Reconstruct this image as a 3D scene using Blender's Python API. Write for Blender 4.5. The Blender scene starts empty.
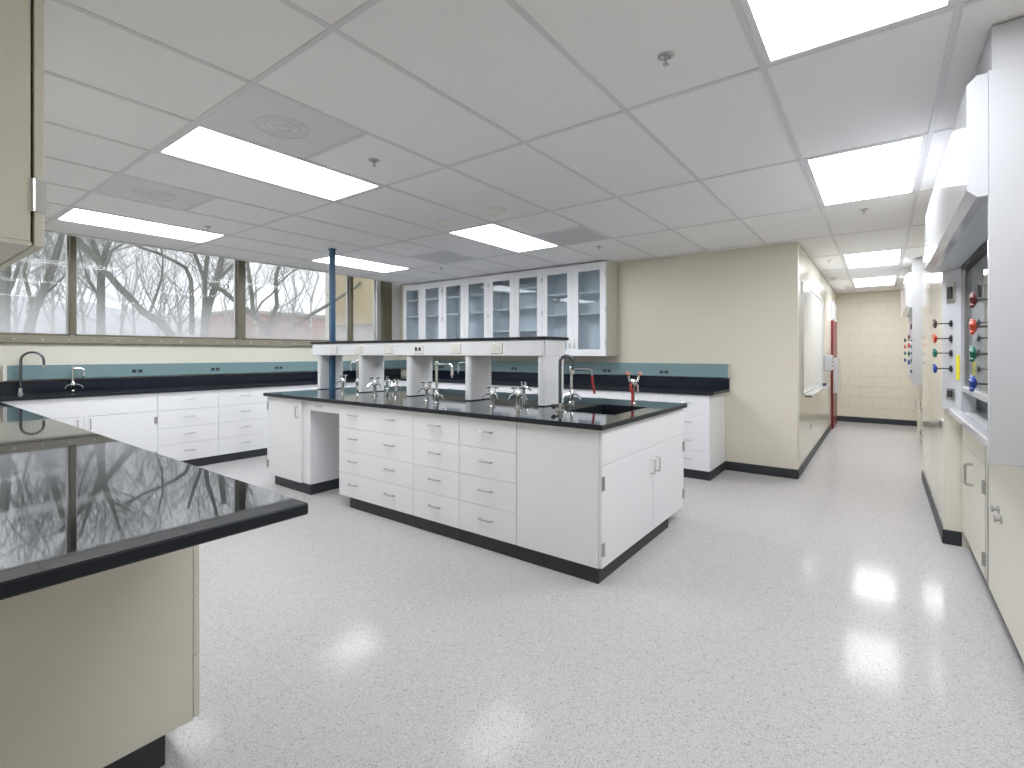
import bpy, bmesh, math, random
from mathutils import Vector, Matrix

# ------------------------------------------------------------------ camera, sky, exposure
scene = bpy.context.scene
COL = scene.collection
FPX, CYPX, YAW, EYE = 493.15, 353.5, 0.6424, 1.344
cam_data = bpy.data.cameras.new('camera')
cam = bpy.data.objects.new('camera', cam_data)
COL.objects.link(cam)
cam.location = (0, 0, EYE)
cam.rotation_euler = (math.pi / 2, 0, YAW)
cam_data.sensor_width = 36.0
cam_data.lens = 36.0 * FPX / 1024.0
cam_data.shift_y = -(384.0 - CYPX) / 1024.0
cam_data.clip_start = 0.02
cam_data.clip_end = 400
scene.camera = cam

world = bpy.data.worlds.new('sky')
scene.world = world
world.use_nodes = True
wbg = world.node_tree.nodes['Background']
wbg.inputs['Color'].default_value = (0.93, 0.945, 1.0, 1)
wbg.inputs['Strength'].default_value = 1.5

scene.view_settings.view_transform = 'Standard'
scene.view_settings.look = 'None'
scene.view_settings.exposure = 0.0
scene.view_settings.gamma = 1.0
scene.view_settings.use_curve_mapping = False
LIGHT_STRENGTH = 18.6
scene.cycles.max_bounces = 16
scene.cycles.diffuse_bounces = 10
scene.cycles.transparent_max_bounces = 16

# ------------------------------------------------------------------ helpers
random.seed(7)
PI = math.pi
F2 = Vector((-math.sin(YAW), math.cos(YAW), 0))
R2 = Vector((math.cos(YAW), math.sin(YAW), 0))


def at(px, py, X):
    """point on the plane x = X seen along a direction of the photograph"""
    d = F2 + R2 * ((px - 512) / FPX) + Vector((0, 0, 1)) * ((CYPX - py) / FPX)
    return Vector((0, 0, EYE)) + d * (X / d.x)


def new_mat(name):
    m = bpy.data.materials.new(name)
    m.use_nodes = True
    nt = m.node_tree
    return m, nt, nt.nodes['Principled BSDF']


def mat(name, col, rough=0.5, metal=0.0, ior=1.5, noise=0.0, nscale=40, bump=0.0, coat=0.0, spec=None, stretch=None):
    m, nt, p = new_mat(name)
    p.inputs['Base Color'].default_value = (*col, 1)
    p.inputs['Roughness'].default_value = rough
    p.inputs['Metallic'].default_value = metal
    p.inputs['IOR'].default_value = ior
    p.inputs['Coat Weight'].default_value = coat
    p.inputs['Coat Roughness'].default_value = 0.08
    if spec is not None:
        p.inputs['Specular IOR Level'].default_value = spec
    if noise or bump:
        tc = nt.nodes.new('ShaderNodeTexCoord')
        n = nt.nodes.new('ShaderNodeTexNoise')
        n.inputs['Scale'].default_value = nscale
        n.inputs['Detail'].default_value = 4
        src = tc.outputs['Object']
        if stretch:
            mp = nt.nodes.new('ShaderNodeMapping')
            mp.inputs['Scale'].default_value = stretch
            nt.links.new(src, mp.inputs['Vector'])
            src = mp.outputs['Vector']
        nt.links.new(src, n.inputs['Vector'])
        if noise:
            mx = nt.nodes.new('ShaderNodeMix')
            mx.data_type = 'RGBA'
            mx.inputs[6].default_value = (*[c * (1 - noise) for c in col], 1)
            mx.inputs[7].default_value = (*[min(1, c * (1 + noise)) for c in col], 1)
            nt.links.new(n.outputs['Fac'], mx.inputs[0])
            nt.links.new(mx.outputs[2], p.inputs['Base Color'])
        if bump:
            b = nt.nodes.new('ShaderNodeBump')
            b.inputs['Strength'].default_value = bump
            b.inputs['Distance'].default_value = 0.01
            nt.links.new(n.outputs['Fac'], b.inputs['Height'])
            nt.links.new(b.outputs['Normal'], p.inputs['Normal'])
    return m


M = {}
M['cab'] = mat('white_cabinet_enamel', (0.80, 0.805, 0.825), 0.35, noise=0.015, nscale=6)
M['cream'] = mat('shade_cream_cabinet_enamel', (0.67, 0.65, 0.56), 0.38, noise=0.02, nscale=6)  # cream on hood bases; on near cabinets, unlit-side shade put into off-white paint
M['wall'] = mat('beige_wall_paint', (0.69, 0.65, 0.545), 0.45, noise=0.02, nscale=3, bump=0.02)
M['joint'] = mat('wall_joint_paint', (0.635, 0.60, 0.50), 0.6, noise=0.03, nscale=5)
M['wallgloss'] = mat('glossy_cream_wall_paint', (0.71, 0.675, 0.575), 0.17, noise=0.02, nscale=3, bump=0.01)
M['cream_wall'] = mat('pale_cream_wall_paint', (0.74, 0.72, 0.63), 0.5, noise=0.02, nscale=3)
M['white_wall'] = mat('white_wall_paint', (0.72, 0.72, 0.72), 0.5, noise=0.02, nscale=3)
M['black'] = mat('black_rubber', (0.028, 0.032, 0.038), 0.45, noise=0.1, nscale=30)
M['epoxy'] = mat('black_epoxy_resin', (0.012, 0.016, 0.022), 0.03, ior=3.6, noise=0.2, nscale=60)
M['epoxyisland'] = mat('satin_black_epoxy_resin', (0.012, 0.018, 0.026), 0.05, ior=1.7, noise=0.2, nscale=60)
M['epoxywall'] = mat('honed_black_epoxy_resin', (0.010, 0.014, 0.024), 0.16, ior=1.45, noise=0.2, nscale=60)
M['epoxyedge'] = mat('matt_black_epoxy', (0.013, 0.016, 0.022), 0.4, ior=1.35)
M['teal'] = mat('teal_enamel', (0.20, 0.31, 0.33), 0.35, noise=0.03, nscale=8)
M['chrome'] = mat('chrome', (0.78, 0.79, 0.80), 0.12, metal=1.0)
M['darkchrome'] = mat('dark_polished_steel', (0.16, 0.17, 0.19), 0.15, metal=1.0)
M['steel'] = mat('brushed_steel', (0.55, 0.55, 0.54), 0.32, metal=1.0, noise=0.08, nscale=60, stretch=(1, 1, 8))
M['tile'] = mat('ceiling_tile_fibre', (0.885, 0.88, 0.88), 0.9, noise=0.03, nscale=220)
M['tbar'] = mat('ceiling_grid_enamel', (0.70, 0.70, 0.71), 0.4)
M['plenum'] = mat('plenum_board', (0.25, 0.25, 0.25), 0.9)
M['grille'] = mat('perforated_grey_metal', (0.62, 0.62, 0.63), 0.6, noise=0.22, nscale=260)
M['diffuser'] = mat('air_diffuser_enamel', (0.74, 0.74, 0.76), 0.45)
M['lightframe'] = mat('light_frame_enamel', (0.78, 0.78, 0.80), 0.4)
M['bronze'] = mat('bronze_window_metal', (0.16, 0.145, 0.095), 0.4, noise=0.15, nscale=12, stretch=(1, 1, 6))
M['sillmetal'] = mat('weathered_sill_metal', (0.27, 0.245, 0.19), 0.45, noise=0.15, nscale=8)
M['alu'] = mat('pale_aluminium', (0.62, 0.62, 0.60), 0.35, metal=0.6)
M['bluepole'] = mat('blue_pole_paint', (0.030, 0.105, 0.20), 0.35, noise=0.03, nscale=8)
M['ivory'] = mat('ivory_plastic', (0.79, 0.775, 0.735), 0.4)
M['darkslot'] = mat('dark_plastic', (0.03, 0.03, 0.035), 0.5)
M['hood'] = mat('white_hood_enamel', (0.53, 0.535, 0.56), 0.08, ior=1.2, noise=0.015, nscale=5)
M['hoodin'] = mat('grey_hood_liner', (0.55, 0.57, 0.58), 0.35, noise=0.04, nscale=5)
M['redknob'] = mat('orange_red_knob', (0.55, 0.07, 0.03), 0.3)
M['maroon'] = mat('maroon_knob', (0.12, 0.02, 0.02), 0.3)
M['greenknob'] = mat('green_knob', (0.01, 0.15, 0.10), 0.3)
M['blueknob'] = mat('blue_knob', (0.01, 0.05, 0.30), 0.3)
M['brownknob'] = mat('dark_brown_knob', (0.06, 0.04, 0.035), 0.3)
M['yellow'] = mat('yellow_label', (0.75, 0.66, 0.03), 0.5, noise=0.15, nscale=40, stretch=(1, 1, 5))
M['redhose'] = mat('red_rubber', (0.45, 0.04, 0.03), 0.45)
M['pink'] = mat('salmon_knob', (0.55, 0.22, 0.15), 0.4)
M['reddoor'] = mat('red_door_paint', (0.17, 0.008, 0.010), 0.3, noise=0.06, nscale=5)
M['board'] = mat('whiteboard_enamel', (0.74, 0.76, 0.78), 0.12)
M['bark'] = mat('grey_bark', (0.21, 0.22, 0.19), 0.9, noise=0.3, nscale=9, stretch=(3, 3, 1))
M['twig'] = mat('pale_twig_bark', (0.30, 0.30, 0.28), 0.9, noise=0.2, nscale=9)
M['farbark'] = mat('hazed_far_bark', (0.50, 0.50, 0.51), 0.9, noise=0.15, nscale=9)  # distance haze put into the bark colour of the far trees
M['brick'] = mat('red_brick', (0.40, 0.25, 0.20), 0.9, noise=0.25, nscale=1.2)
M['stucco'] = mat('tan_stucco', (0.56, 0.47, 0.31), 0.85, noise=0.06, nscale=1.5)
M['concrete'] = mat('grey_concrete', (0.42, 0.41, 0.37), 0.85, noise=0.12, nscale=2)
M['ground'] = mat('winter_grass', (0.36, 0.35, 0.30), 0.95, noise=0.3, nscale=0.6)
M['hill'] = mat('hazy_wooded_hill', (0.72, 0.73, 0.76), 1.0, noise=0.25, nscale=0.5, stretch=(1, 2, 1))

# speckled vinyl floor
m, nt, p = new_mat('speckled_vinyl_floor')
M['floor'] = m
p.inputs['IOR'].default_value = 1.115
tc = nt.nodes.new('ShaderNodeTexCoord')
vo = nt.nodes.new('ShaderNodeTexVoronoi'); vo.inputs['Scale'].default_value = 290
wob = nt.nodes.new('ShaderNodeTexNoise'); wob.inputs['Scale'].default_value = 55
mixv = nt.nodes.new('ShaderNodeMix'); mixv.data_type = 'VECTOR'; mixv.inputs[0].default_value = 0.02
nt.links.new(tc.outputs['Object'], wob.inputs['Vector'])
nt.links.new(tc.outputs['Object'], mixv.inputs[4]); nt.links.new(wob.outputs['Color'], mixv.inputs[5])
nt.links.new(mixv.outputs[1], vo.inputs['Vector'])
sep = nt.nodes.new('ShaderNodeSeparateColor')
nt.links.new(vo.outputs['Color'], sep.inputs['Color'])
cr = nt.nodes.new('ShaderNodeValToRGB')
cr.color_ramp.interpolation = 'CONSTANT'
el = cr.color_ramp.elements
el[0].position = 0.0; el[0].color = (0.27, 0.25, 0.24, 1)
el[1].position = 0.055; el[1].color = (0.385, 0.367, 0.36, 1)
for pos, c in ((0.15, (0.465, 0.448, 0.447)), (0.55, (0.48, 0.463, 0.462)), (0.82, (0.535, 0.52, 0.52))):
    e = el.new(pos); e.color = (*c, 1)
nt.links.new(sep.outputs['Red'], cr.inputs['Fac'])
nt.links.new(cr.outputs['Color'], p.inputs['Base Color'])
rn = nt.nodes.new('ShaderNodeTexNoise'); rn.inputs['Scale'].default_value = 1.6; rn.inputs['Detail'].default_value = 5
nt.links.new(tc.outputs['Object'], rn.inputs['Vector'])
rr = nt.nodes.new('ShaderNodeMapRange')
rr.inputs['To Min'].default_value = 0.09; rr.inputs['To Max'].default_value = 0.14
nt.links.new(rn.outputs['Fac'], rr.inputs['Value']); nt.links.new(rr.outputs['Result'], p.inputs['Roughness'])
bn = nt.nodes.new('ShaderNodeTexNoise'); bn.inputs['Scale'].default_value = 5; bn.inputs['Detail'].default_value = 2
nt.links.new(tc.outputs['Object'], bn.inputs['Vector'])
bp = nt.nodes.new('ShaderNodeBump'); bp.inputs['Strength'].default_value = 0.03; bp.inputs['Distance'].default_value = 0.02
nt.links.new(bn.outputs['Fac'], bp.inputs['Height']); nt.links.new(bp.outputs['Normal'], p.inputs['Normal'])


def glass_mat(name, tint, haze=None, fres=0.02):
    m = bpy.data.materials.new(name); m.use_nodes = True
    nt = m.node_tree; nt.nodes.clear()
    out = nt.nodes.new('ShaderNodeOutputMaterial')
    tr = nt.nodes.new('ShaderNodeBsdfTransparent'); tr.inputs['Color'].default_value = (*tint, 1)
    gl = nt.nodes.new('ShaderNodeBsdfGlossy'); gl.inputs['Roughness'].default_value = 0.01
    lw = nt.nodes.new('ShaderNodeLayerWeight'); lw.inputs['Blend'].default_value = 0.5
    pw = nt.nodes.new('ShaderNodeMath'); pw.operation = 'POWER'; pw.inputs[1].default_value = 5
    fr = nt.nodes.new('ShaderNodeMath'); fr.operation = 'MULTIPLY_ADD'
    fr.inputs[1].default_value = 0.97; fr.inputs[2].default_value = fres
    nt.links.new(lw.outputs['Facing'], pw.inputs[0]); nt.links.new(pw.outputs[0], fr.inputs[0])
    mx = nt.nodes.new('ShaderNodeMixShader')
    nt.links.new(fr.outputs[0], mx.inputs['Fac'])
    nt.links.new(tr.outputs['BSDF'], mx.inputs[1]); nt.links.new(gl.outputs['BSDF'], mx.inputs[2])
    last = mx
    if haze:
        # pale veil of haze and glare mixed into the lower part of the panes
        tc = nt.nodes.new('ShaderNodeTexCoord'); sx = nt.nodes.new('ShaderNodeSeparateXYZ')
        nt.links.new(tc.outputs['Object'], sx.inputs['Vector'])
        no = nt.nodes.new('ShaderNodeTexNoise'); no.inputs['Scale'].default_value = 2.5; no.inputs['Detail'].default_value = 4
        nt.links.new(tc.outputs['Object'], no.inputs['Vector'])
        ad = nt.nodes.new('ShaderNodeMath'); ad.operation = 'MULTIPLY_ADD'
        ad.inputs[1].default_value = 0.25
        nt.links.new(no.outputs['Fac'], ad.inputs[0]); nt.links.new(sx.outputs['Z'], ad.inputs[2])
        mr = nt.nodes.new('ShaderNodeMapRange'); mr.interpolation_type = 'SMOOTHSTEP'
        mr.inputs['From Min'].default_value = haze[0]; mr.inputs['From Max'].default_value = haze[1]
        mr.inputs['To Min'].default_value = haze[2]; mr.inputs['To Max'].default_value = haze[3]
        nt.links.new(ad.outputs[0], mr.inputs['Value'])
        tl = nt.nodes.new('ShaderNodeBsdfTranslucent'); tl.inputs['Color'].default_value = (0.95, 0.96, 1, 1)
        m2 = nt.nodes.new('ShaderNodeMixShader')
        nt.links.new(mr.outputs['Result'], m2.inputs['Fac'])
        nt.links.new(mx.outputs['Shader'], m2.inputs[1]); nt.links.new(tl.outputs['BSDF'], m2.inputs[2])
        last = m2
    nt.links.new(last.outputs['Shader'], out.inputs['Surface'])
    return m


M['glass'] = glass_mat('clear_cabinet_glass', (0.88, 0.92, 0.94))
M['sash'] = glass_mat('clear_sash_glass', (0.86, 0.90, 0.90))
M['window'] = glass_mat('window_glass', (0.97, 0.985, 0.985), haze=(-0.55, 0.05, 0.42, 0.02), fres=0.008)

m, nt, p = new_mat('lit_light_diffuser')
M['lamp'] = m
p.inputs['Base Color'].default_value = (0.9, 0.9, 0.9, 1)
p.inputs['Emission Color'].default_value = (0.925, 0.955, 1.0, 1)
p.inputs['Emission Strength'].default_value = LIGHT_STRENGTH

# ---- geometry collectors
WL = {}


class MB:
    def __init__(s):
        s.v = []; s.f = []

    def box(s, x0, x1, y0, y1, z0, z1):
        b = len(s.v)
        s.v += [(x0, y0, z0), (x1, y0, z0), (x1, y1, z0), (x0, y1, z0), (x0, y0, z1), (x1, y0, z1), (x1, y1, z1), (x0, y1, z1)]
        s.f += [tuple(b + i for i in q) for q in ((3, 2, 1, 0), (4, 5, 6, 7), (0, 1, 5, 4), (1, 2, 6, 5), (2, 3, 7, 6), (3, 0, 4, 7))]
        return s

    def tube(s, pts, r, n=8, cap=True):
        pts = [Vector(p) for p in pts]
        rs = r if isinstance(r, (list, tuple)) else [r] * len(pts)
        b = len(s.v)
        up = None
        for i, p in enumerate(pts):
            t = (pts[min(i + 1, len(pts) - 1)] - pts[max(i - 1, 0)])
            if t.length < 1e-9:
                t = Vector((0, 0, 1))
            t.normalize()
            if up is None:
                up = t.orthogonal().normalized()
            else:
                up = up - t * up.dot(t)
                if up.length < 1e-6:
                    up = t.orthogonal()
                up.normalize()
            w = t.cross(up)
            for k in range(n):
                a = 2 * PI * k / n
                s.v.append(tuple(p + (up * math.cos(a) + w * math.sin(a)) * rs[i]))
        for i in range(len(pts) - 1):
            for k in range(n):
                k2 = (k + 1) % n
                s.f.append((b + i * n + k, b + i * n + k2, b + (i + 1) * n + k2, b + (i + 1) * n + k))
        if cap:
            s.f.append(tuple(b + k for k in reversed(range(n))))
            e = b + (len(pts) - 1) * n
            s.f.append(tuple(e + k for k in range(n)))
        return s

    def lathe(s, prof, n=14, axis=(0, 0, 1), origin=(0, 0, 0)):
        ax = Vector(axis).normalized(); o = Vector(origin)
        u = ax.orthogonal().normalized(); w = ax.cross(u)
        b = len(s.v)
        for (r, z) in prof:
            for k in range(n):
                a = 2 * PI * k / n
                s.v.append(tuple(o + ax * z + (u * math.cos(a) + w * math.sin(a)) * max(r, 1e-4)))
        for i in range(len(prof) - 1):
            for k in range(n):
                k2 = (k + 1) % n
                s.f.append((b + i * n + k, b + i * n + k2, b + (i + 1) * n + k2, b + (i + 1) * n + k))
        s.f.append(tuple(b + k for k in reversed(range(n))))
        e = b + (len(prof) - 1) * n
        s.f.append(tuple(e + k for k in range(n)))
        return s

    def prism_y(s, prof, y0, y1):
        n = len(prof); b = len(s.v)
        for y in (y0, y1):
            for (x, z) in prof:
                s.v.append((x, y, z))
        for k in range(n):
            k2 = (k + 1) % n
            s.f.append((b + k, b + k2, b + n + k2, b + n + k))
        s.f.append(tuple(b + k for k in reversed(range(n))))
        s.f.append(tuple(b + n + k for k in range(n)))
        return s

    def prism_z(s, prof, z0, z1):
        n = len(prof); b = len(s.v)
        for z in (z0, z1):
            for (x, y) in prof:
                s.v.append((x, y, z))
        for k in range(n):
            k2 = (k + 1) % n
            s.f.append((b + k, b + k2, b + n + k2, b + n + k))
        s.f.append(tuple(b + k for k in reversed(range(n))))
        s.f.append(tuple(b + n + k for k in range(n)))
        return s

    def mesh(s, name, material, smooth=False, bevel=0.0, center=None):
        me = bpy.data.meshes.new(name)
        vs = s.v if center is None else [(v[0] - center[0], v[1] - center[1], v[2] - center[2]) for v in s.v]
        me.from_pydata(vs, [], s.f)
        bm = bmesh.new(); bm.from_mesh(me)
        bmesh.ops.recalc_face_normals(bm, faces=bm.faces)
        if bevel:
            ed = [e for e in bm.edges if len(e.link_faces) == 2 and e.calc_face_angle(0) > 0.6]
            bmesh.ops.bevel(bm, geom=ed, offset=bevel, segments=1, affect='EDGES', profile=0.5)
        bm.to_mesh(me); bm.free()
        if smooth:
            for p in me.polygons:
                p.use_smooth = True
            me.set_sharp_from_angle(angle=0.7)
        me.materials.append(material)
        return me


def link(name, me, parent=None, loc=(0, 0, 0), rot=None):
    o = bpy.data.objects.new(name, me)
    COL.objects.link(o)
    loc = Vector(loc)
    if parent is not None:
        o.parent = parent
        o.location = loc - WL.get(parent.name, Vector())
    else:
        o.location = loc
    if rot:
        o.rotation_euler = rot
    WL[o.name] = loc
    return o


def matt_edges(o):
    o.data.materials.append(M['epoxyedge'])
    for p_ in o.data.polygons:
        if p_.normal.z < 0.9:
            p_.material_index = 1
    return o


def thing(name, label, cat, loc=(0, 0, 0), rotz=None, group=None, kind=None):
    o = bpy.data.objects.new(name, None)
    COL.objects.link(o)
    o.empty_display_size = 0.1
    o.location = loc
    WL[o.name] = Vector(loc)
    if rotz is not None:
        o.rotation_euler = (0, 0, rotz)
        WL[o.name] = Vector()
    tag(o, label, cat, group, kind)
    return o


def tag(o, label=None, cat=None, group=None, kind=None):
    if label: o['label'] = label
    if cat: o['category'] = cat
    if group: o['group'] = group
    if kind: o['kind'] = kind
    return o


CACHE = {}


def box(name, parent, material, x0, x1, y0, y1, z0, z1, bev=0.0015):
    c = ((x0 + x1) / 2, (y0 + y1) / 2, (z0 + z1) / 2)
    key = (name, material.name, round(x1 - x0, 4), round(y1 - y0, 4), round(z1 - z0, 4), bev)
    if key not in CACHE:
        hx, hy, hz = (x1 - x0) / 2, (y1 - y0) / 2, (z1 - z0) / 2
        CACHE[key] = MB().box(-hx, hx, -hy, hy, -hz, hz).mesh(name, material, bevel=bev)
    return link(name, CACHE[key], parent, c)


def build(name, parent, material, mb, smooth=False, bevel=0.0):
    xs = [v[0] for v in mb.v]; ys = [v[1] for v in mb.v]; zs = [v[2] for v in mb.v]
    c = ((min(xs) + max(xs)) / 2, (min(ys) + max(ys)) / 2, (min(zs) + max(zs)) / 2)
    return link(name, mb.mesh(name, material, smooth, bevel, c), parent, c)


def struct(name, label, material, x0, x1, y0, y1, z0, z1, bev=0.0, parent=None):
    o = box(name, parent, material, x0, x1, y0, y1, z0, z1, bev)
    if parent is None:
        tag(o, label, name.split('_')[0], kind='structure')
    return o


# ------------------------------------------------------------------ room dimensions
H = 2.534
WX = -7.10       # window wall
YB = 6.047       # back wall
XC = -0.713      # left wall of the corridor
YE = 11.78       # end wall
XR = 1.20        # right wall
XG, YG = -1.0044, 2.276   # ceiling grid
ZC = 0.937       # worktop

# ------------------------------------------------------------------ the setting
floor = struct('floor', 'glossy pale grey speckled vinyl floor of the laboratory', M['floor'], WX, XR, -2.6, YE, -0.10, 0.0)
wall_back = struct('wall_back', 'plain beige back wall behind the glass cabinets', M['wall'], WX, XC, YB, YB + 0.12, 0, 2.62)
wall_corr = struct('wall_corridor', 'glossy beige wall along the left of the corridor', M['wallgloss'], XC - 0.12, XC, YB + 0.12, YE, 0, 2.62)
wall_right = struct('wall_right', 'beige wall behind the fume hoods', M['wall'], XR, XR + 0.1, -2.6, YE, 0, 2.62)
wall_front = struct('wall_front', 'beige wall behind the near worktop', M['wall'], WX, -1.25, -0.14, -0.02, 0, 2.62)
struct('wall_entry_left', 'beige wall beside the entrance', M['wall'], -1.35, -1.25, -2.6, -0.14, 0, 2.62)
struct('wall_entry_back', 'beige wall behind the entrance', M['wall'], -1.35, XR, -2.7, -2.6, 0, 2.62)
wall_win = struct('wall_window', 'cream wall strip under the long window', M['cream_wall'], WX - 0.2, WX, -0.14, YB + 0.12, -0.1, 1.45)
struct('wall_window_end', 'white wall return beside the last window', M['white_wall'], WX - 0.2, WX, 5.835, YB + 0.12, 1.45, 2.86)
M['pier'] = mat('high_gloss_cream_enamel', (0.71, 0.675, 0.575), 0.09, ior=1.4, noise=0.02, nscale=3)
pier = struct('wall_pier_right', 'glossy cream wall pier between the two fume hoods', M['pier'], 0.355, XR, 4.625, 6.84, 0, 2.62)

# end wall of painted blocks, each block a piece with recessed joints
wall_end = struct('wall_end', 'beige painted block wall closing the corridor', M['joint'], XC - 0.12, XR, YE, YE + 0.12, 0, 2.62)
row = 0; z = 0.102
while z < 2.5:
    x = XC + 0.004 - (0.2 if row % 2 else 0)
    while x < XR:
        a, b = max(x, XC + 0.004), min(x + 0.394, XR - 0.004)
        if b - a > 0.03:
            box('block', wall_end, M['wall'], a, b, YE - 0.007, YE, z, min(z + 0.196, 2.53), 0.001)
        x += 0.40
    z += 0.202; row += 1

# dark rubber skirting
def skirting(name, label, *a):
    o = box(name, None, M['black'], *a, 0.003); tag(o, label, 'baseboard', kind='structure')
skirting('baseboard_back', 'dark rubber skirting on the beige back wall', -1.44, XC - 0.0, YB - 0.008, YB, 0, 0.102)
skirting('baseboard_corridor', 'dark rubber skirting along the corridor wall', XC, XC + 0.008, YB - 0.008, 10.38, 0, 0.102)
skirting('baseboard_end', 'dark rubber skirting under the block wall', XC, XR, YE - 0.015, YE - 0.007, 0, 0.102)
skirting('baseboard_pier', 'dark rubber skirting along the glossy pier', 0.347, 0.355, 4.617, 6.84, 0, 0.102)
skirting('baseboard_pier_end', 'dark rubber skirting on the near end of the pier', 0.355, 0.45, 4.617, 4.625, 0, 0.102)

# ceiling: plenum board, grid bars and lay-in tiles
mbc = MB()
mbc.box(-6.494, XR, -0.14, YB + 0.12, 2.60, 2.66)
mbc.box(XC - 0.12, XR, YB + 0.12, YE, 2.60, 2.66)
mbc.box(-1.35, XR, -2.6, -0.14, 2.60, 2.66)
ceiling = build('ceiling', None, M['plenum'], mbc)
tag(ceiling, 'suspended ceiling of pale grey lay-in tiles', 'ceiling', kind='structure')
mbw = MB()
mbw.box(-6.494, -6.474, -0.02, YB, H - 0.012, 2.86)
mbw.box(WX - 0.2, -6.474, -0.14, YB + 0.12, 2.86, 2.92)
o = build('trim_window_pocket', None, M['white_wall'], mbw); tag(o, 'white recess above the long window', 'trim', kind='structure')

lights = {(-5.884, 1.056), (-5.884, 3.496), (-3.444, 1.056), (-3.444, 3.496),
          (-0.3944, 1.056), (-0.3944, 3.496), (-0.3944, 7.156), (-0.3944, 9.596)}
halves = {(-2.834, 1.056): 'low', (-4.664, 1.056): 'low', (-4.664, 3.496): 'high', (-2.834, 3.496): 'high'}
gx = [XG + 0.61 * k for k in range(-9, 5)]
gy = [YG + 1.22 * k for k in range(-4, 9)]


def near(a, s):
    return next((q for q in s if abs(q[0] - a[0]) < 0.02 and abs(q[1] - a[1]) < 0.02), None)


regions = [(-6.474, XR, -0.02, YB), (XC, XR, YB, YE), (-1.25, XR, -2.6, -0.02)]
for (rx0, rx1, ry0, ry1) in regions:
    for x in gx:
        for y in gy:
            a0, a1, b0, b1 = max(x, rx0), min(x + 0.61, rx1), max(y, ry0), min(y + 1.22, ry1)
            if near((x, y), lights):
                continue
            hv = near((x, y), halves)
            if hv:
                if halves[hv] == 'low': b0 = max(b0, y + 0.61)
                else: b1 = min(b1, y + 0.61)
            if a1 - a0 < 0.04 or b1 - b0 < 0.04:
                continue
            box('ceiling_tile', ceiling, M['tile'], a0 + 0.004, a1 - 0.004, b0 + 0.004, b1 - 0.004, H + 0.005, H + 0.02, 0)
    for x in gx:
        if rx0 - 0.01 < x < rx1:
            box('grid_bar', ceiling, M['tbar'], x - 0.012, x + 0.012, ry0, ry1, H, H + 0.006, 0.001)
    for y in gy:
        if ry0 < y < ry1:
            box('grid_bar', ceiling, M['tbar'], rx0, rx1, y - 0.012, y + 0.012, H + 0.0005, H + 0.0064, 0.001)
for hv, w in halves.items():
    box('grid_bar', ceiling, M['tbar'], hv[0] + 0.012, hv[0] + 0.598, hv[1] + 0.598, hv[1] + 0.622, H + 0.0005, H + 0.006, 0.001)

# long window: frames, panes, mullions
mull = [(-0.02, 0.0), (1.447, 0.052), (3.228, 0.095), (5.00, 0.055), (5.57, 0.09)]
ZS, ZT = 1.545, 2.86
wlab = ['leftmost fixed window beyond the hanging cabinet', 'wide fixed window with the crooked tree limb behind', 'wide fixed window showing the forked tree', 'narrow window showing the tan building']
for i in range(4):
    y0 = mull[i][0] + mull[i][1] / 2; y1 = mull[i + 1][0] - mull[i + 1][1] / 2
    w = thing('window_%d' % (i + 1), wlab[i], 'window', (WX, (y0 + y1) / 2, ZS), kind='structure')
    box('bottom_rail', w, M['bronze'], WX - 0.10, WX - 0.04, y0, y1, ZS - 0.01, ZS + 0.012, 0.002)
    box('top_rail', w, M['bronze'], WX - 0.10, WX - 0.04, y0, y1, ZT - 0.03, ZT, 0.002)
    box('stile', w, M['alu'], WX - 0.09, WX - 0.05, y0, y0 + 0.018, ZS + 0.012, ZT - 0.03, 0.002)
    box('stile', w, M['alu'], WX - 0.09, WX - 0.05, y1 - 0.018, y1, ZS + 0.012, ZT - 0.03, 0.002)
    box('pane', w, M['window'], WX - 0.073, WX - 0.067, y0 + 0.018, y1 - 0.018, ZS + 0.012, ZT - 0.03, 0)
for k, (y, w) in enumerate(mull[1:4]):
    o = box('trim_%d' % (k + 1), None, M['bronze'], WX - 0.12, WX + 0.02, y - w / 2, y + w / 2, ZS, ZT, 0.004)
    tag(o, ['thin bronze mullion left of the crooked limb', 'thick bronze mullion in the middle of the window', 'thin bronze mullion in front of the tan building'][k], 'trim', kind='structure')
o = box('trim_4', None, M['alu'], WX - 0.12, WX, 5.525, 5.615, ZS, ZT, 0.004); tag(o, 'pale jamb at the end of the window', 'trim', kind='structure')
o = box('trim_5', None, M['bronze'], WX - 0.12, WX + 0.03, 5.615, 5.835, 1.45, ZT, 0.006); tag(o, 'wide bronze post at the far end of the window', 'trim', kind='structure')
sill = box('trim_6', None, M['sillmetal'], WX - 0.12, WX + 0.045, -0.02, 5.615, 1.45, ZS - 0.01, 0.008); tag(sill, 'weathered metal sill under the long window', 'trim', kind='structure')
mbb = MB().lathe([(0.009, 0), (0.009, 0.004), (0.004, 0.007)], 8, (1, 0, 0)).mesh('bolt', M['alu'])
for k in range(25):
    link('bolt', mbb, sill, (WX + 0.045, 0.98 + 0.2135 * (k - 3), 1.492))

# ------------------------------------------------------------------ pulls, hinges, cabinets
PULL_H = MB().tube([(-0.052, 0, 0), (-0.05, -0.024, 0.003), (-0.044, -0.028, 0.004), (0.044, -0.028, 0.004), (0.05, -0.024, 0.003), (0.052, 0, 0)], 0.006, 6).mesh('pull', M['steel'], True)
PULL_V = MB().tube([(0, 0, -0.052), (0, -0.026, -0.05), (0, -0.030, -0.044), (0, -0.030, 0.044), (0, -0.026, 0.05), (0, 0, 0.052)], 0.006, 6).mesh('pull', M['steel'], True)
HINGE = MB().box(-0.016, 0.016, -0.005, 0.004, -0.038, 0.038).tube([(0, -0.006, -0.038), (0, -0.006, 0.038)], 0.006, 6).mesh('hinge', M['steel'])

HINGE_S = MB().tube([(0, -0.002, -0.03), (0, -0.002, 0.03)], 0.006, 6).mesh('hinge', M['steel'])


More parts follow.
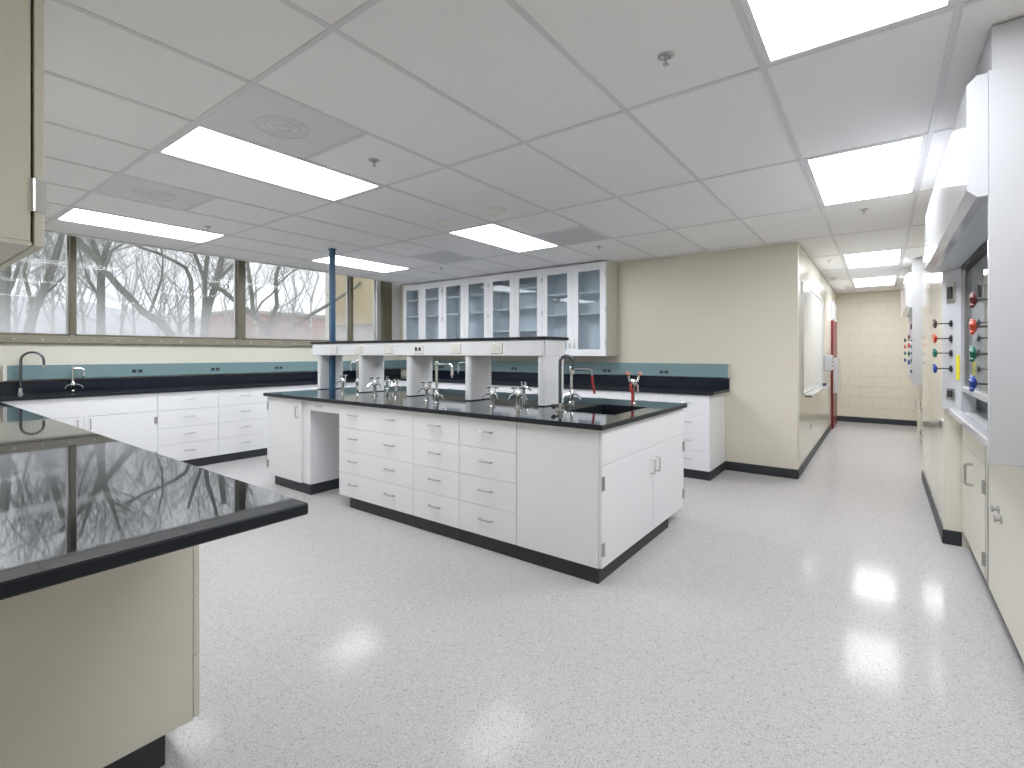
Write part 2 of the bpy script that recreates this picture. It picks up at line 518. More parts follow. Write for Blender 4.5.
def cabinet(name, label, origin, rot, w, depth, fronts, cat='cabinet', group=None, m=None, z0=0.10, z1=ZC - 0.034, toe=(0.028, 0.05, 0.05), left_toe=None):
    """local frame: x along the front, front face at y = 0 looking to -y, z up"""
    m = m or M['cab']
    t = thing(name, label, cat, (origin[0], origin[1], 0), rot, group)
    if name == 'sink_cabinet':
        mb = MB()
        mb.box(0.001, 0.02, 0.021, depth, z0, z1); mb.box(w - 0.02, w - 0.001, 0.021, depth, z0, z1)
        mb.box(0.02, w - 0.02, depth - 0.018, depth, z0, z1); mb.box(0.02, w - 0.02, 0.021, depth - 0.018, z0, z0 + 0.018)
        mb.box(0.02, w - 0.02, 0.021, 0.04, z1 - 0.2, z1); mb.box(w / 2 - 0.03, w / 2 + 0.03, 0.021, 0.04, z0 + 0.018, z1 - 0.2)
        build('body', t, m, mb)
    else:
        box('body', t, m, 0.001, w - 0.001, 0.021, depth, z0, z1, 0.002)
    if toe:
        lt = toe[1] if left_toe is None else left_toe
        box('toe_kick', t, M['black'], lt, w - toe[2], toe[0], depth, 0.0, z0, 0.002)
    g = 0.0016
    for f in fronts:
        kind, x0, x1, a, b = f[:5]
        d = box({'drawer': 'drawer', 'door': 'door', 'panel': 'apron_panel'}[kind], t, m, x0 + g, x1 - g, 0.0, 0.0195, a + g, b - g, 0.0015)
        if kind == 'drawer':
            for px in f[5]:
                link('pull', PULL_H, d, (px, 0, (a + b) / 2 + 0.012))
        elif kind == 'door':
            side, pz = f[5], f[6]
            hx, px = (x0, x1 - 0.05) if side == 'L' else (x1, x0 + 0.05)
            if pz:
                link('pull', PULL_V, d, (px, 0, pz))
            for hz in (a + 0.11, b - 0.10):
                link('hinge', HINGE, d, (hx + (0.016 if side == 'L' else -0.016), -0.001, hz))
    return t


def drawers(x0, x1, n=1, zs=(0.10, 0.305, 0.497, 0.697, 0.902)):
    out = []
    for a, b in zip(zs, zs[1:]):
        w = x1 - x0
        out.append(('drawer', x0, x1, a, b, [x0 + w * (i + 0.5) / n if n == 1 else x0 + w * (0.22 + 0.50 * i) for i in range(n)]))
    return out


R90 = PI / 2
# --- island: front bank faces the camera (-y)
IY = 2.575
cabinet('drawer_cabinet', 'wide white four-drawer base cabinet with paired pulls in island, beside the knee space', (-3.837, IY), 0.0, 0.961, 1.46, drawers(0, 0.961, 2), group='island base cabinets', left_toe=0.12, toe=(0.028, 0, 0))
cabinet('drawer_cabinet', 'narrow white four-drawer cabinet in island, right of the wide paired-pull drawers', (-2.876, IY), 0.0, 0.48, 1.46, drawers(0, 0.48), group='island base cabinets', toe=(0.028, 0, 0))
cabinet('drawer_cabinet', 'white four-drawer cabinet in island, next to the blank sink cabinet side', (-2.396, IY), 0.0, 0.502, 1.46, drawers(0, 0.502), group='island base cabinets', toe=(0.028, 0, 0))
# sink cabinet faces +x
cabinet('sink_cabinet', 'white two-door sink cabinet closing the right end of the island', (-1.287, 2.578), R90, 1.48, 0.605,
        [('panel', 0.004, 1.476, 0.692, 0.902), ('door', 0.004, 0.808, 0.10, 0.692, 'L', 0.56), ('door', 0.808, 1.476, 0.10, 0.692, 'R', 0.56)],
        group='island base cabinets', toe=(0.03, 0.022, 0.28))
# left cabinet with knee space beside it
c = cabinet('door_cabinet', 'white single-door cabinet at the left end of the island', (-5.10, IY), 0.0, 0.77, 1.46,
        [('door', 0.0, 0.646, 0.10, 0.902, 'L', 0.78)], group='island base cabinets', toe=(0.03, 0.1, 0.004))
kd = thing('knee_drawer', 'shallow white pencil drawer over the island knee space', 'drawer', (-4.147, IY, 0.81))
box('front', kd, M['cab'], -4.326, -3.841, IY, IY + 0.02, 0.81, 0.898, 0.0015)
box('tray', kd, M['cab'], -4.32, -3.85, IY + 0.022, 3.1, 0.815, 0.895, 0.001)
link('pull', PULL_H, kd, (-4.15, IY, 0.857))

# --- island worktop with sink cut-out
def slab_hole(x0, x1, y0, y1, z0, z1, hx0, hx1, hy0, hy1):
    mb = MB(); xs = [x0, hx0, hx1, x1]; ys = [y0, hy0, hy1, y1]
    n = {}
    for zi, z in enumerate((z0, z1)):
        for i, x in enumerate(xs):
            for j, y in enumerate(ys):
                n[(i, j, zi)] = len(mb.v); mb.v.append((x, y, z))
    for i in range(3):
        for j in range(3):
            if (i, j) == (1, 1): continue
            for zi in (0, 1):
                mb.f.append((n[(i, j, zi)], n[(i + 1, j, zi)], n[(i + 1, j + 1, zi)], n[(i, j + 1, zi)]))
    for i in range(3):
        for j in (0, 3):
            mb.f.append((n[(i, j, 0)], n[(i + 1, j, 0)], n[(i + 1, j, 1)], n[(i, j, 1)]))
            mb.f.append((n[(j, i, 0)], n[(j, i + 1, 0)], n[(j, i + 1, 1)], n[(j, i, 1)]))
    for (a, b) in (((1, 1), (2, 1)), ((2, 1), (2, 2)), ((2, 2), (1, 2)), ((1, 2), (1, 1))):
        mb.f.append((n[(*a, 0)], n[(*b, 0)], n[(*b, 1)], n[(*a, 1)]))
    return mb


def basin(parent, x0, x1, y0, y1, ztop, depth):
    mb = MB(); t = 0.012
    mb.box(x0 - t, x1 + t, y0 - t, y1 + t, ztop - depth - t, ztop - depth)
    mb.box(x0 - t, x0, y0 - t, y1 + t, ztop - depth, ztop); mb.box(x1, x1 + t, y0 - t, y1 + t, ztop - depth, ztop)
    mb.box(x0, x1, y0 - t, y0, ztop - depth, ztop); mb.box(x0, x1, y1, y1 + t, ztop - depth, ztop)
    b = build('sink_basin', parent, M['epoxyedge'], mb)
    build('drain', b, M['steel'], MB().lathe([(0.045, 0), (0.045, 0.004), (0.02, 0.005)], 16, origin=((x0 + x1) / 2, (y0 + y1) / 2, ztop - depth)))
    return b


it = thing('island_worktop', 'glossy black worktop of the island with a sink at its end', 'worktop', (-3.2, 3.31, ZC - 0.032))
matt_edges(build('slab', it, M['epoxyisland'], slab_hole(-5.12, -1.265, 2.543, 4.08, ZC - 0.032, ZC, -1.79, -1.415, 3.02, 3.61), bevel=0.003))
basin(it, -1.79, -1.415, 3.02, 3.61, ZC - 0.032, 0.22)

# --- reagent shelf on the island
rs = thing('reagent_shelf', 'white raised shelf with black top standing along the island', 'shelf', (-3.6, 3.31, ZC))
box('shelf_top', rs, M['epoxyedge'], -5.205, -2.035, 3.125, 3.495, 1.452, 1.474, 0.003)
box('apron', rs, M['cab'], -5.19, -2.06, 3.14, 3.165, 1.325, 1.451, 0.003)
box('apron', rs, M['cab'], -5.19, -2.06, 3.455, 3.48, 1.325, 1.451, 0.003)
box('end_cap', rs, M['cab'], -2.062, -2.052, 3.166, 3.454, 1.325, 1.451, 0.002)
box('end_cap', rs, M['cab'], -5.19, -5.18, 3.166, 3.454, 1.325, 1.451, 0.002)
for x in (-5.10, -4.345, -3.60, -2.845, -2.09):
    mb = MB()
    pr = []
    w, y0, y1 = 0.035, 3.155, 3.465
    for k in range(7):
        a = PI + PI * k / 6
        pr.append((w * math.cos(a), y0 + 0.03 + 0.03 * math.sin(a)))
    for k in range(7):
        a = PI * k / 6
        pr.append((w * math.cos(a), y1 - 0.03 + 0.03 * math.sin(a)))
    mb.prism_z([(x + a, b) for a, b in pr], ZC + 0.008, 1.45)
    u = build('upright', rs, M['cab'], mb, smooth=True)
    box('foot_strip', u, M['black'], x - 0.03, x + 0.03, y0 + 0.01, y1 - 0.01, ZC, ZC + 0.008, 0.001)
for x in (-4.775, -4.332, -3.854, -3.428, -2.96, -2.504):
    p_ = box('outlet', rs, M['ivory'], x - 0.06, x + 0.06, 3.130, 3.140, 1.345, 1.425, 0.003)
    for s in (-1, 1):
        box('socket', p_, M['ivory'] if x < -3.5 or x > -3.3 else M['darkslot'], x + s * 0.024 - 0.014, x + s * 0.024 + 0.014, 3.126, 3.130, 1.368, 1.402, 0.003)

# blue service pole
pl = thing('service_pole', 'slim blue square pole from island top to ceiling', 'pole', (-5.0, 3.27, ZC))
box('shaft', pl, M['bluepole'], -5.026, -4.974, 3.244, 3.296, ZC + 0.003, H - 0.004, 0.004)
box('flange', pl, M['bluepole'], -5.045, -4.955, 3.225, 3.315, ZC, ZC + 0.006, 0.001)
box('collar', pl, M['bluepole'], -5.034, -4.966, 3.236, 3.304, H - 0.008, H, 0.001)

# --- window wall base cabinets face +x
FX = -6.478
cabinet('sink_cabinet', 'white two-door sink cabinet under the window, beside the near worktop', (FX, 0.765), R90, 1.278, 0.60,
        [('panel', 0, 1.278, 0.70, 0.902), ('door', 0, 0.639, 0.10, 0.70, 'L', 0.62), ('door', 0.639, 1.278, 0.10, 0.70, 'R', 0.62)], group='window base cabinets', toe=(0.028, 0, 0))
cabinet('drawer_cabinet', 'white four-drawer cabinet under the window, right of the window sink cabinet', (FX, 2.043), R90, 0.634, 0.60, drawers(0, 0.634), group='window base cabinets', toe=(0.028, 0, 0))
cabinet('drawer_cabinet', 'white four-drawer cabinet under the window, partly hidden by the island', (FX, 2.677), R90, 0.633, 0.60, drawers(0, 0.633), group='window base cabinets', toe=(0.028, 0, 0))
cabinet('door_cabinet', 'white two-door cabinet under the window, hidden behind the island left end', (FX, 3.31), R90, 0.99, 0.60,
        [('drawer', 0, 0.495, 0.70, 0.902, [0.247]), ('drawer', 0.495, 0.99, 0.70, 0.902, [0.743]), ('door', 0, 0.495, 0.10, 0.70, 'L', 0.6), ('door', 0.495, 0.99, 0.10, 0.70, 'R', 0.6)], group='window base cabinets', toe=(0.028, 0, 0))
cabinet('door_cabinet', 'white two-door cabinet under the window, in the far corner', (FX, 4.30), R90, 1.05, 0.60,
        [('drawer', 0, 0.525, 0.70, 0.902, [0.262]), ('drawer', 0.525, 1.05, 0.70, 0.902, [0.787]), ('door', 0, 0.525, 0.10, 0.70, 'L', 0.6), ('door', 0.525, 1.05, 0.10, 0.70, 'R', 0.6)], group='window base cabinets', toe=(0.028, 0, 0))
wt = thing('window_worktop', 'black worktop running under the long window', 'worktop', (-6.77, 2.9, ZC - 0.032))
matt_edges(build('slab', wt, M['epoxywall'], slab_hole(WX + 0.002, -6.453, 0.75, YB - 0.002, ZC - 0.032, ZC, -6.93, -6.58, 1.12, 1.78), bevel=0.003))
basin(wt, -6.93, -6.58, 1.12, 1.78, ZC - 0.032, 0.22)
box('backsplash', wt, M['epoxywall'], WX + 0.002, WX + 0.024, 0.75, YB - 0.002, ZC, 1.057, 0.002)

# --- back wall base cabinets face -y
BY = 5.385
xb = [(-1.93, -1.44, 'd', 'white four-drawer cabinet at the free right end of the back wall worktop'),
      (-2.43, -1.93, 'd', 'white four-drawer cabinet on the back wall, just behind the island sink'),
      (-3.42, -2.43, 'c', 'white two-door cabinet on the back wall under the rightmost glass cabinet'),
      (-4.42, -3.42, 'c', 'white two-door cabinet on the back wall behind the middle of the shelf'),
      (-5.42, -4.42, 'c', 'white two-door cabinet on the back wall behind the left half of the shelf'),
      (-6.44, -5.42, 'c', 'white two-door cabinet on the back wall in the window corner')]
for (a, b, k, lab) in xb:
    w = b - a
    fr = drawers(0, w) if k == 'd' else [('drawer', 0, w / 2, 0.70, 0.902, [w / 4]), ('drawer', w / 2, w, 0.70, 0.902, [3 * w / 4]), ('door', 0, w / 2, 0.10, 0.70, 'L', 0.6), ('door', w / 2, w, 0.10, 0.70, 'R', 0.6)]
    cabinet('drawer_cabinet' if k == 'd' else 'door_cabinet', lab, (a, BY), 0.0, w, 0.655, fr, group='back wall base cabinets', toe=(0.028, 0, 0.0))
bt = thing('back_worktop', 'black worktop along the beige back wall', 'worktop', (-3.9, 5.7, ZC - 0.032))
matt_edges(box('slab', bt, M['epoxywall'], -6.452, -1.395, 5.36, YB - 0.002, ZC - 0.032, ZC, 0.003))
box('backsplash', bt, M['epoxywall'], -6.452, -1.395, YB - 0.024, YB - 0.002, ZC, 1.057, 0.002)

# teal service raceways above the backsplashes
def socket_pair(parent, c, axis):
    x, y, z = c
    if axis == 'x':
        p_ = box('outlet', parent, M['teal'], x, x + 0.004, y - 0.055, y + 0.055, z - 0.035, z + 0.035, 0.001)
        for s in (-1, 1): box('socket', p_, M['darkslot'], x + 0.004, x + 0.007, y + s * 0.03 - 0.022, y + s * 0.03 + 0.022, z - 0.018, z + 0.018, 0.002)
    else:
        p_ = box('outlet', parent, M['teal'], x - 0.055, x + 0.055, y - 0.004, y, z - 0.035, z + 0.035, 0.001)
        for s in (-1, 1): box('socket', p_, M['darkslot'], x + s * 0.03 - 0.022, x + s * 0.03 + 0.022, y - 0.007, y - 0.004, z - 0.018, z + 0.018, 0.002)


rw = thing('service_raceway', 'teal metal outlet strip on the wall under the window', 'raceway', (WX, 3.4, 1.07))
box('channel', rw, M['teal'], WX, WX + 0.045, 0.93, YB - 0.05, 1.072, 1.222, 0.003)
box('end_cap', rw, M['ivory'], WX, WX + 0.05, 0.90, 0.93, 1.065, 1.222, 0.003)
for y in (2.017, 2.872, 3.731, 4.59, 5.45): socket_pair(rw, (WX + 0.045, y, 1.136), 'x')
rb = thing('service_raceway', 'teal metal outlet strip on the beige back wall', 'raceway', (-4.2, YB, 1.07))
box('channel', rb, M['teal'], WX + 0.05, -1.402, YB - 0.045, YB, 1.064, 1.224, 0.003)
box('end_cap', rb, M['alu'], -1.402, -1.394, YB - 0.047, YB, 1.062, 1.226, 0.001)
for x in (-2.146, -2.914, -3.683, -4.452, -5.22, -5.99): socket_pair(rb, (x, YB - 0.045, 1.115), 'y')

# --- glass-fronted wall cabinets on the back wall
UY = 5.72
ue = [-6.645, -5.69, -4.725, -3.76, -2.792]
ulab = ['white glass-door wall cabinet nearest the window', 'white glass-door wall cabinet, second from the window',
        'white glass-door wall cabinet, third from the window, with a low shelf', 'white glass-door wall cabinet at the free right end of the row']
shelves = [(1.975, 2.252), (1.98, 2.25), (1.673, 1.995, 2.279), (1.87, 2.145)]
for i in range(4):
    a, b = ue[i] + 0.001, ue[i + 1] - 0.001
    zb, zt = 1.312, 2.522
    t = thing('glass_cabinet', ulab[i], 'cabinet', ((a + b) / 2, YB, zb), group='glass wall cabinets')
    mb = MB()
    mb.box(a, a + 0.018, UY + 0.021, YB - 0.001, zb, zt); mb.box(b - 0.018, b, UY + 0.021, YB - 0.001, zb, zt)
    mb.box(a + 0.018, b - 0.018, UY + 0.021, YB - 0.001, zb, zb + 0.02); mb.box(a + 0.018, b - 0.018, UY + 0.021, YB - 0.001, zt - 0.02, zt)
    mb.box(a + 0.018, b - 0.018, YB - 0.012, YB - 0.001, zb + 0.02, zt - 0.02)
    build('body', t, M['cab'] if i < 3 else M['cab'], mb)
    for z in shelves[i]:
        box('shelf', t, M['cab'], a + 0.019, b - 0.019, UY + 0.045, YB - 0.013, z - 0.01, z + 0.01, 0.002)
    if i == 3:
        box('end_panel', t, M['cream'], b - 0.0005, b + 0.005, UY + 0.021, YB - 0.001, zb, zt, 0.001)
    mid = (a + b) / 2
    for (x0, x1, side) in ((a, mid, 'L'), (mid, b, 'R')):
        x0 += 0.0015; x1 -= 0.0015
        s, bt_, tp = 0.082, 0.085, 0.105
        mb = MB()
        mb.box(x0, x0 + s, UY, UY + 0.02, zb, zt - 0.004); mb.box(x1 - s, x1, UY, UY + 0.02, zb, zt - 0.004)
        mb.box(x0 + s, x1 - s, UY, UY + 0.02, zb, zb + bt_); mb.box(x0 + s, x1 - s, UY, UY + 0.02, zt - tp, zt - 0.004)
        d = build('door', t, M['cab'], mb)
        box('pane', d, M['glass'], x0 + s, x1 - s, UY + 0.008, UY + 0.013, zb + bt_, zt - tp, 0)
        hx = x0 + 0.004 if side == 'L' else x1 - 0.004
        for hz in (zb + 0.16, zt - 0.62, zt - 0.16): 
            o = link('hinge', HINGE_S, d, (hx, UY - 0.001, hz))
        link('pull', PULL_V, d, ((x1 - 0.035) if side == 'L' else (x0 + 0.035), UY, zb + 0.16))

# --- near worktop with cabinets facing the island (+y)
nt_ = thing('near_worktop', 'large glossy black worktop in the left foreground', 'worktop', (-3.8, 0.37, ZC - 0.032))
matt_edges(box('slab', nt_, M['epoxy'], -7.095, -1.25, -0.018, 0.746, ZC - 0.032, ZC, 0.004))
ny = 0.712
z4 = (0.105, 0.318, 0.512, 0.70, 0.902)
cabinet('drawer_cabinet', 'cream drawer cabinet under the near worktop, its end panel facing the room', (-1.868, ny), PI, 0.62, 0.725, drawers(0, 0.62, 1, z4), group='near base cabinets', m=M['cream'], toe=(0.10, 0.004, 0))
for k, x in enumerate((-2.488, -3.40, -4.31, -5.22)):
    w = 0.91 if k < 3 else 1.0
    fr = [('drawer', 0, w / 2, 0.70, 0.902, [w / 4]), ('drawer', w / 2, w, 0.70, 0.902, [3 * w / 4]), ('door', 0, w / 2, 0.10, 0.70, 'L', 0.6), ('door', w / 2, w, 0.10, 0.70, 'R', 0.6)]
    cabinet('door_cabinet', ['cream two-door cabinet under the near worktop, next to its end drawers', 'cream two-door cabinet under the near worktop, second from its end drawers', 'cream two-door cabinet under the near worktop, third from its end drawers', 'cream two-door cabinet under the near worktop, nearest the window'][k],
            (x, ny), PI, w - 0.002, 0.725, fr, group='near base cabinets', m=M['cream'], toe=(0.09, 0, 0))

# hanging cabinet over the near worktop, door edge and hinge toward the island
zb, zt = 1.640, 2.522
for k, (x1, x0, lab) in enumerate(((-1.868, -2.79, 'cream wall cabinet hanging at the left edge over the near worktop'), (-2.792, -3.71, 'cream wall cabinet hanging beyond the first one, toward the window'))):
    t = thing('wall_cabinet', lab, 'cabinet', ((x0 + x1) / 2, -0.02, zb), group='near wall cabinets')
    mb = MB()
    mb.box(x0, x1, -0.018, 0.292, zb + 0.012, zt)
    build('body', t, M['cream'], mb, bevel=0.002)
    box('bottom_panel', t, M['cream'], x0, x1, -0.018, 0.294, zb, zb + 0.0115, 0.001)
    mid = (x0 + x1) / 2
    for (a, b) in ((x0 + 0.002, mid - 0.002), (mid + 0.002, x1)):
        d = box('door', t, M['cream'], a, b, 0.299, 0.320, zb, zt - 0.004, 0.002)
        hx = b if b == x1 else a
        for hz in (zb + 0.14, zt - 0.14):
            mh = MB().box(hx - 0.03, hx + 0.003, 0.288, 0.3235, hz - 0.045, hz + 0.045).tube([(hx + 0.004, 0.297, hz - 0.045), (hx + 0.004, 0.297, hz + 0.045)], 0.005, 6)
            build('hinge', d, M['steel'], mh)

# ------------------------------------------------------------------ taps and gas turrets
def arc(c, r, a0, a1, n, u, w):
    c, u, w = Vector(c), Vector(u), Vector(w)
    return [c + u * (r * math.cos(a0 + (a1 - a0) * k / n)) + w * (r * math.sin(a0 + (a1 - a0) * k / n)) for k in range(n + 1)]


def gooseneck(label, loc, ang, height, reach, drop, material, group=None, handle='lever', tip=None):
    """tall bent spout; local +x is the direction the spout reaches"""
    t = thing('gooseneck_tap', label, 'tap', loc, ang, group)
    build('base', t, M['chrome'], MB().lathe([(0.030, 0), (0.030, 0.006), (0.020, 0.012), (0.019, 0.05), (0.014, 0.055)], 16), True)
    r = reach / 2
    pts = [(0, 0, 0.05), (0, 0, height - r)] + [tuple(p) for p in arc((r, 0, height - r), r, PI, 0, 10, (1, 0, 0), (0, 0, 1))][1:] + [(reach, 0, height - r - drop)]
    build('spout', t, material, MB().tube(pts, 0.0115, 10), True)
    build('nozzle', t, M['chrome'], MB().lathe([(0.013, 0), (0.013, 0.03), (0.009, 0.034)], 10, (0, 0, -1), (reach, 0, height - r - drop + 0.004)), True)
    if handle == 'lever':
        h = build('handle', t, M['darkslot'], MB().tube([(0, 0, 0.035), (-0.03, -0.03, 0.035), (-0.045, -0.045, 0.037)], [0.008, 0.008, 0.016], 8).lathe([(0.016, 0), (0.018, 0.012), (0.012, 0.024)], 10, (-0.7, -0.7, 0.05), (-0.042, -0.042, 0.036)), True)
    return t


def gas_turret(label, loc, ang, h=0.10, group='gas and air turrets on the island', spread=0.055):
    t = thing('gas_turret', label, 'gas tap', loc, ang, group)
    build('base', t, M['chrome'], MB().lathe([(0.028, 0), (0.028, 0.006), (0.016, 0.012), (0.014, h * 0.6), (0.018, h * 0.7), (0.018, h * 0.9), (0.008, h)], 12), True)
    for s in (-1, 1):
        v = build('nozzle', t, M['chrome'], MB().tube([(0, 0, h * 0.8), (s * spread * 0.6, -0.012, h * 0.8), (s * spread, -0.025, h * 0.72), (s * spread * 1.25, -0.04, h * 0.5)], [0.009, 0.009, 0.008, 0.005], 8), True)
        build('handle', v, M['chrome'], MB().tube([(s * spread * 0.55, 0, h * 0.85), (s * spread * 0.55, 0, h * 1.12)], 0.006, 8).tube([(s * spread * 0.55 - 0.022, 0.006, h * 1.14), (s * spread * 0.55 + 0.022, -0.006, h * 1.18)], [0.006, 0.007], 6), True)
    return t


def column_tap(label, loc, ang, height, reach, group='column water taps on the island', hose=False):
    t = thing('column_tap', label, 'tap', loc, ang, group)
    build('base', t, M['chrome'], MB().lathe([(0.028, 0), (0.028, 0.008), (0.017, 0.014), (0.019, 0.05), (0.024, 0.07), (0.019, 0.09), (0.012, 0.105)], 14), True)
    build('column', t, M['chrome'], MB().lathe([(0.0115, 0.1), (0.0115, height - 0.04), (0.018, height - 0.035), (0.018, height - 0.005), (0.010, height)], 12), True)
    z = height - 0.025
    a = build('arm', t, M['chrome'], MB().tube([(0, 0, z)] + [(reach - 0.03, 0, z)] + [tuple(p) for p in arc((reach - 0.03, 0, z - 0.03), 0.03, R90, 0, 5, (1, 0, 0), (0, 0, 1))][1:] + [(reach, 0, z - 0.055)], 0.0085, 8), True)
    build('nozzle', a, M['redhose'] if hose else M['chrome'], MB().tube([(reach, 0, z - 0.05), (reach, 0, z - 0.09), (reach + (0.02 if hose else 0), 0.01 if hose else 0, z - (0.20 if hose else 0.11))], [0.012, 0.011, 0.006 if not hose else 0.009], 8), True)
    for s in (-1, 1):
        build('handle', t, M['chrome'], MB().tube([(0, 0, 0.07), (s * 0.035, -0.02, 0.072), (s * 0.06, -0.04, 0.06), (s * 0.075, -0.05, 0.035)], [0.010, 0.009, 0.007, 0.006], 8), True)
    return t


gooseneck('dark gooseneck tap beside the island sink', (-1.82, 3.0, ZC), 0.62, 0.39, 0.088, 0.06, M['darkchrome'])
column_tap('column tap with a short red hose behind the island sink', (-2.05, 3.56, ZC), 0.55, 0.30, 0.17, group=None, hose=True)
# front row
gas_turret('chrome gas turret by the blue pole on the island', (-4.33, 2.95, ZC), 0.3, 0.16)
gas_turret('chrome gas turret in front of the second shelf upright', (-3.86, 2.98, ZC), 0.6, 0.15)
gas_turret('chrome gas turret just left of the third shelf upright', (-3.56, 2.98, ZC), -0.2, 0.14)
gas_turret('chrome gas turret just right of the third shelf upright', (-3.10, 2.93, ZC), 0.5, 0.14)
column_tap('tall chrome column tap between the third and fourth uprights', (-2.90, 2.85, ZC), 0.5, 0.345, 0.13)
gas_turret('chrome gas turret just right of the fourth shelf upright', (-2.36, 2.90, ZC), 0.2, 0.13)
gas_turret('chrome gas turret near the right end upright of the shelf', (-2.16, 2.96, ZC), 0.6, 0.13)
# back row, seen between the uprights
column_tap('chrome column tap behind the shelf, seen beside the blue pole', (-5.03, 3.62, ZC), PI, 0.33, 0.12)
column_tap('chrome column tap behind the shelf, seen left of the fourth upright', (-3.24, 3.66, ZC), PI + 0.3, 0.34, 0.14)
gas_turret('chrome gas turret behind the shelf near its left end', (-4.52, 3.66, ZC), 2.8, 0.12)
gas_turret('chrome gas turret behind the shelf near the fourth upright', (-2.62, 3.68, ZC), 2.8, 0.12)

# red-handled valve standing at the back of the island sink
t = thing('vacuum_turret', 'red and pink double valve behind the island sink', 'gas tap', (-1.60, 3.77, ZC), 0.64)
build('stem', t, M['chrome'], MB().lathe([(0.026, 0), (0.026, 0.006), (0.013, 0.012), (0.013, 0.14), (0.018, 0.15), (0.018, 0.19), (0.010, 0.20)], 12), True)
build('sleeve', t, M['redhose'], MB().tube([(-0.012, -0.022, 0.004), (-0.012, -0.022, 0.12)], [0.011, 0.010], 8), True)
for s in (-1, 1):
    v = build('valve', t, M['chrome'], MB().tube([(0, 0, 0.17), (s * 0.03, -0.01, 0.18), (s * 0.045, -0.015, 0.24)], [0.010, 0.010, 0.008], 8), True)
    build('knob', v, M['pink'], MB().lathe([(0.010, 0), (0.018, 0.006), (0.019, 0.014), (0.013, 0.022)], 12, (s * 0.2, -0.8, 0.5), (s * 0.047, -0.012, 0.24)), True)
    build('nozzle', v, M['redhose'] if s < 0 else M['chrome'], MB().tube([(s * 0.02, -0.01, 0.165), (s * 0.028, -0.03, 0.15), (s * 0.028, -0.034, 0.10)], [0.009, 0.009, 0.007], 8), True)

# window sink taps
gooseneck('dark gooseneck tap at the window sink', (-6.99, 1.02, ZC), 1.35, 0.42, 0.17, 0.05, M['darkchrome'], handle=None)
column_tap('short chrome mixer tap with side handles at the window sink', (-6.97, 1.42, ZC), 1.57, 0.27, 0.09, group=None)

# ------------------------------------------------------------------ ceiling fixtures
llab = {(-5.884, 1.056): 'long lit ceiling panel nearest the window, left', (-5.884, 3.496): 'long lit ceiling panel behind the blue pole',
        (-3.444, 1.056): 'large lit ceiling panel at upper left', (-3.444, 3.496): 'lit ceiling panel over the island, before the glass cabinets',
        (-0.3944, 1.056): 'lit ceiling panel cut by the top edge of the picture', (-0.3944, 3.496): 'lit ceiling panel at upper right, second down the corridor row',
        (-0.3944, 7.156): 'lit ceiling panel in the corridor, third of the row', (-0.3944, 9.596): 'lit ceiling panel farthest down the corridor'}
for (x, y), lab in llab.items():
    t = thing('ceiling_light', lab, 'ceiling light', (x + 0.305, y + 0.61, H), group='recessed ceiling light panels')
    mb = MB(); a, b, c_, d = x + 0.013, x + 0.597, y + 0.013, y + 1.207; f = 0.022
    mb.box(a, a + f, c_, d, H + 0.001, H + 0.02); mb.box(b - f, b, c_, d, H + 0.001, H + 0.02)
    mb.box(a + f, b - f, c_, c_ + f, H + 0.001, H + 0.02); mb.box(a + f, b - f, d - f, d, H + 0.001, H + 0.02)
    build('frame', t, M['lightframe'], mb)
    box('diffuser', t, M['lamp'], a + f, b - f, c_ + f, d - f, H + 0.010, H + 0.016, 0)

for (x, y, lab) in ((-2.834, 1.056, 'square ceiling air diffuser with round swirl beside the upper left light'), (-4.664, 1.056, 'square ceiling air diffuser between the two left light panels')):
    t = thing('air_diffuser', lab, 'air vent', (x + 0.305, y + 0.305, H), group='ceiling air diffusers')
    box('plate', t, M['diffuser'], x + 0.013, x + 0.597, y + 0.013, y + 0.597, H + 0.002, H + 0.012, 0.002)
    for k, r in enumerate((0.13, 0.085, 0.04)):
        build('ring', t, M['diffuser'], MB().tube([(x + 0.305 + r * math.cos(2 * PI * q / 32), y + 0.305 + r * math.sin(2 * PI * q / 32), H + 0.002) for q in range(33)], 0.007, 6), True)
for (x, y, lab) in ((-4.664, 4.106, 'grey perforated ceiling grille left of the light over the island'), (-2.834, 4.106, 'grey perforated ceiling grille right of the light over the island')):
    t = thing('return_grille', lab, 'air vent', (x + 0.305, y + 0.305, H), group='perforated ceiling grilles')
    box('perforated_plate', t, M['grille'], x + 0.03, x + 0.58, y + 0.03, y + 0.58, H + 0.002, H + 0.008, 0)
    mb = MB(); a, b, c_, d = x + 0.013, x + 0.597, y + 0.013, y + 0.597; f = 0.017
    mb.box(a, a + f, c_, d, H + 0.001, H + 0.012); mb.box(b - f, b, c_, d, H + 0.001, H + 0.012)
    mb.box(a + f, b - f, c_, c_ + f, H + 0.001, H + 0.012); mb.box(a + f, b - f, d - f, d, H + 0.001, H + 0.012)
    build('rim', t, M['tbar'], mb)

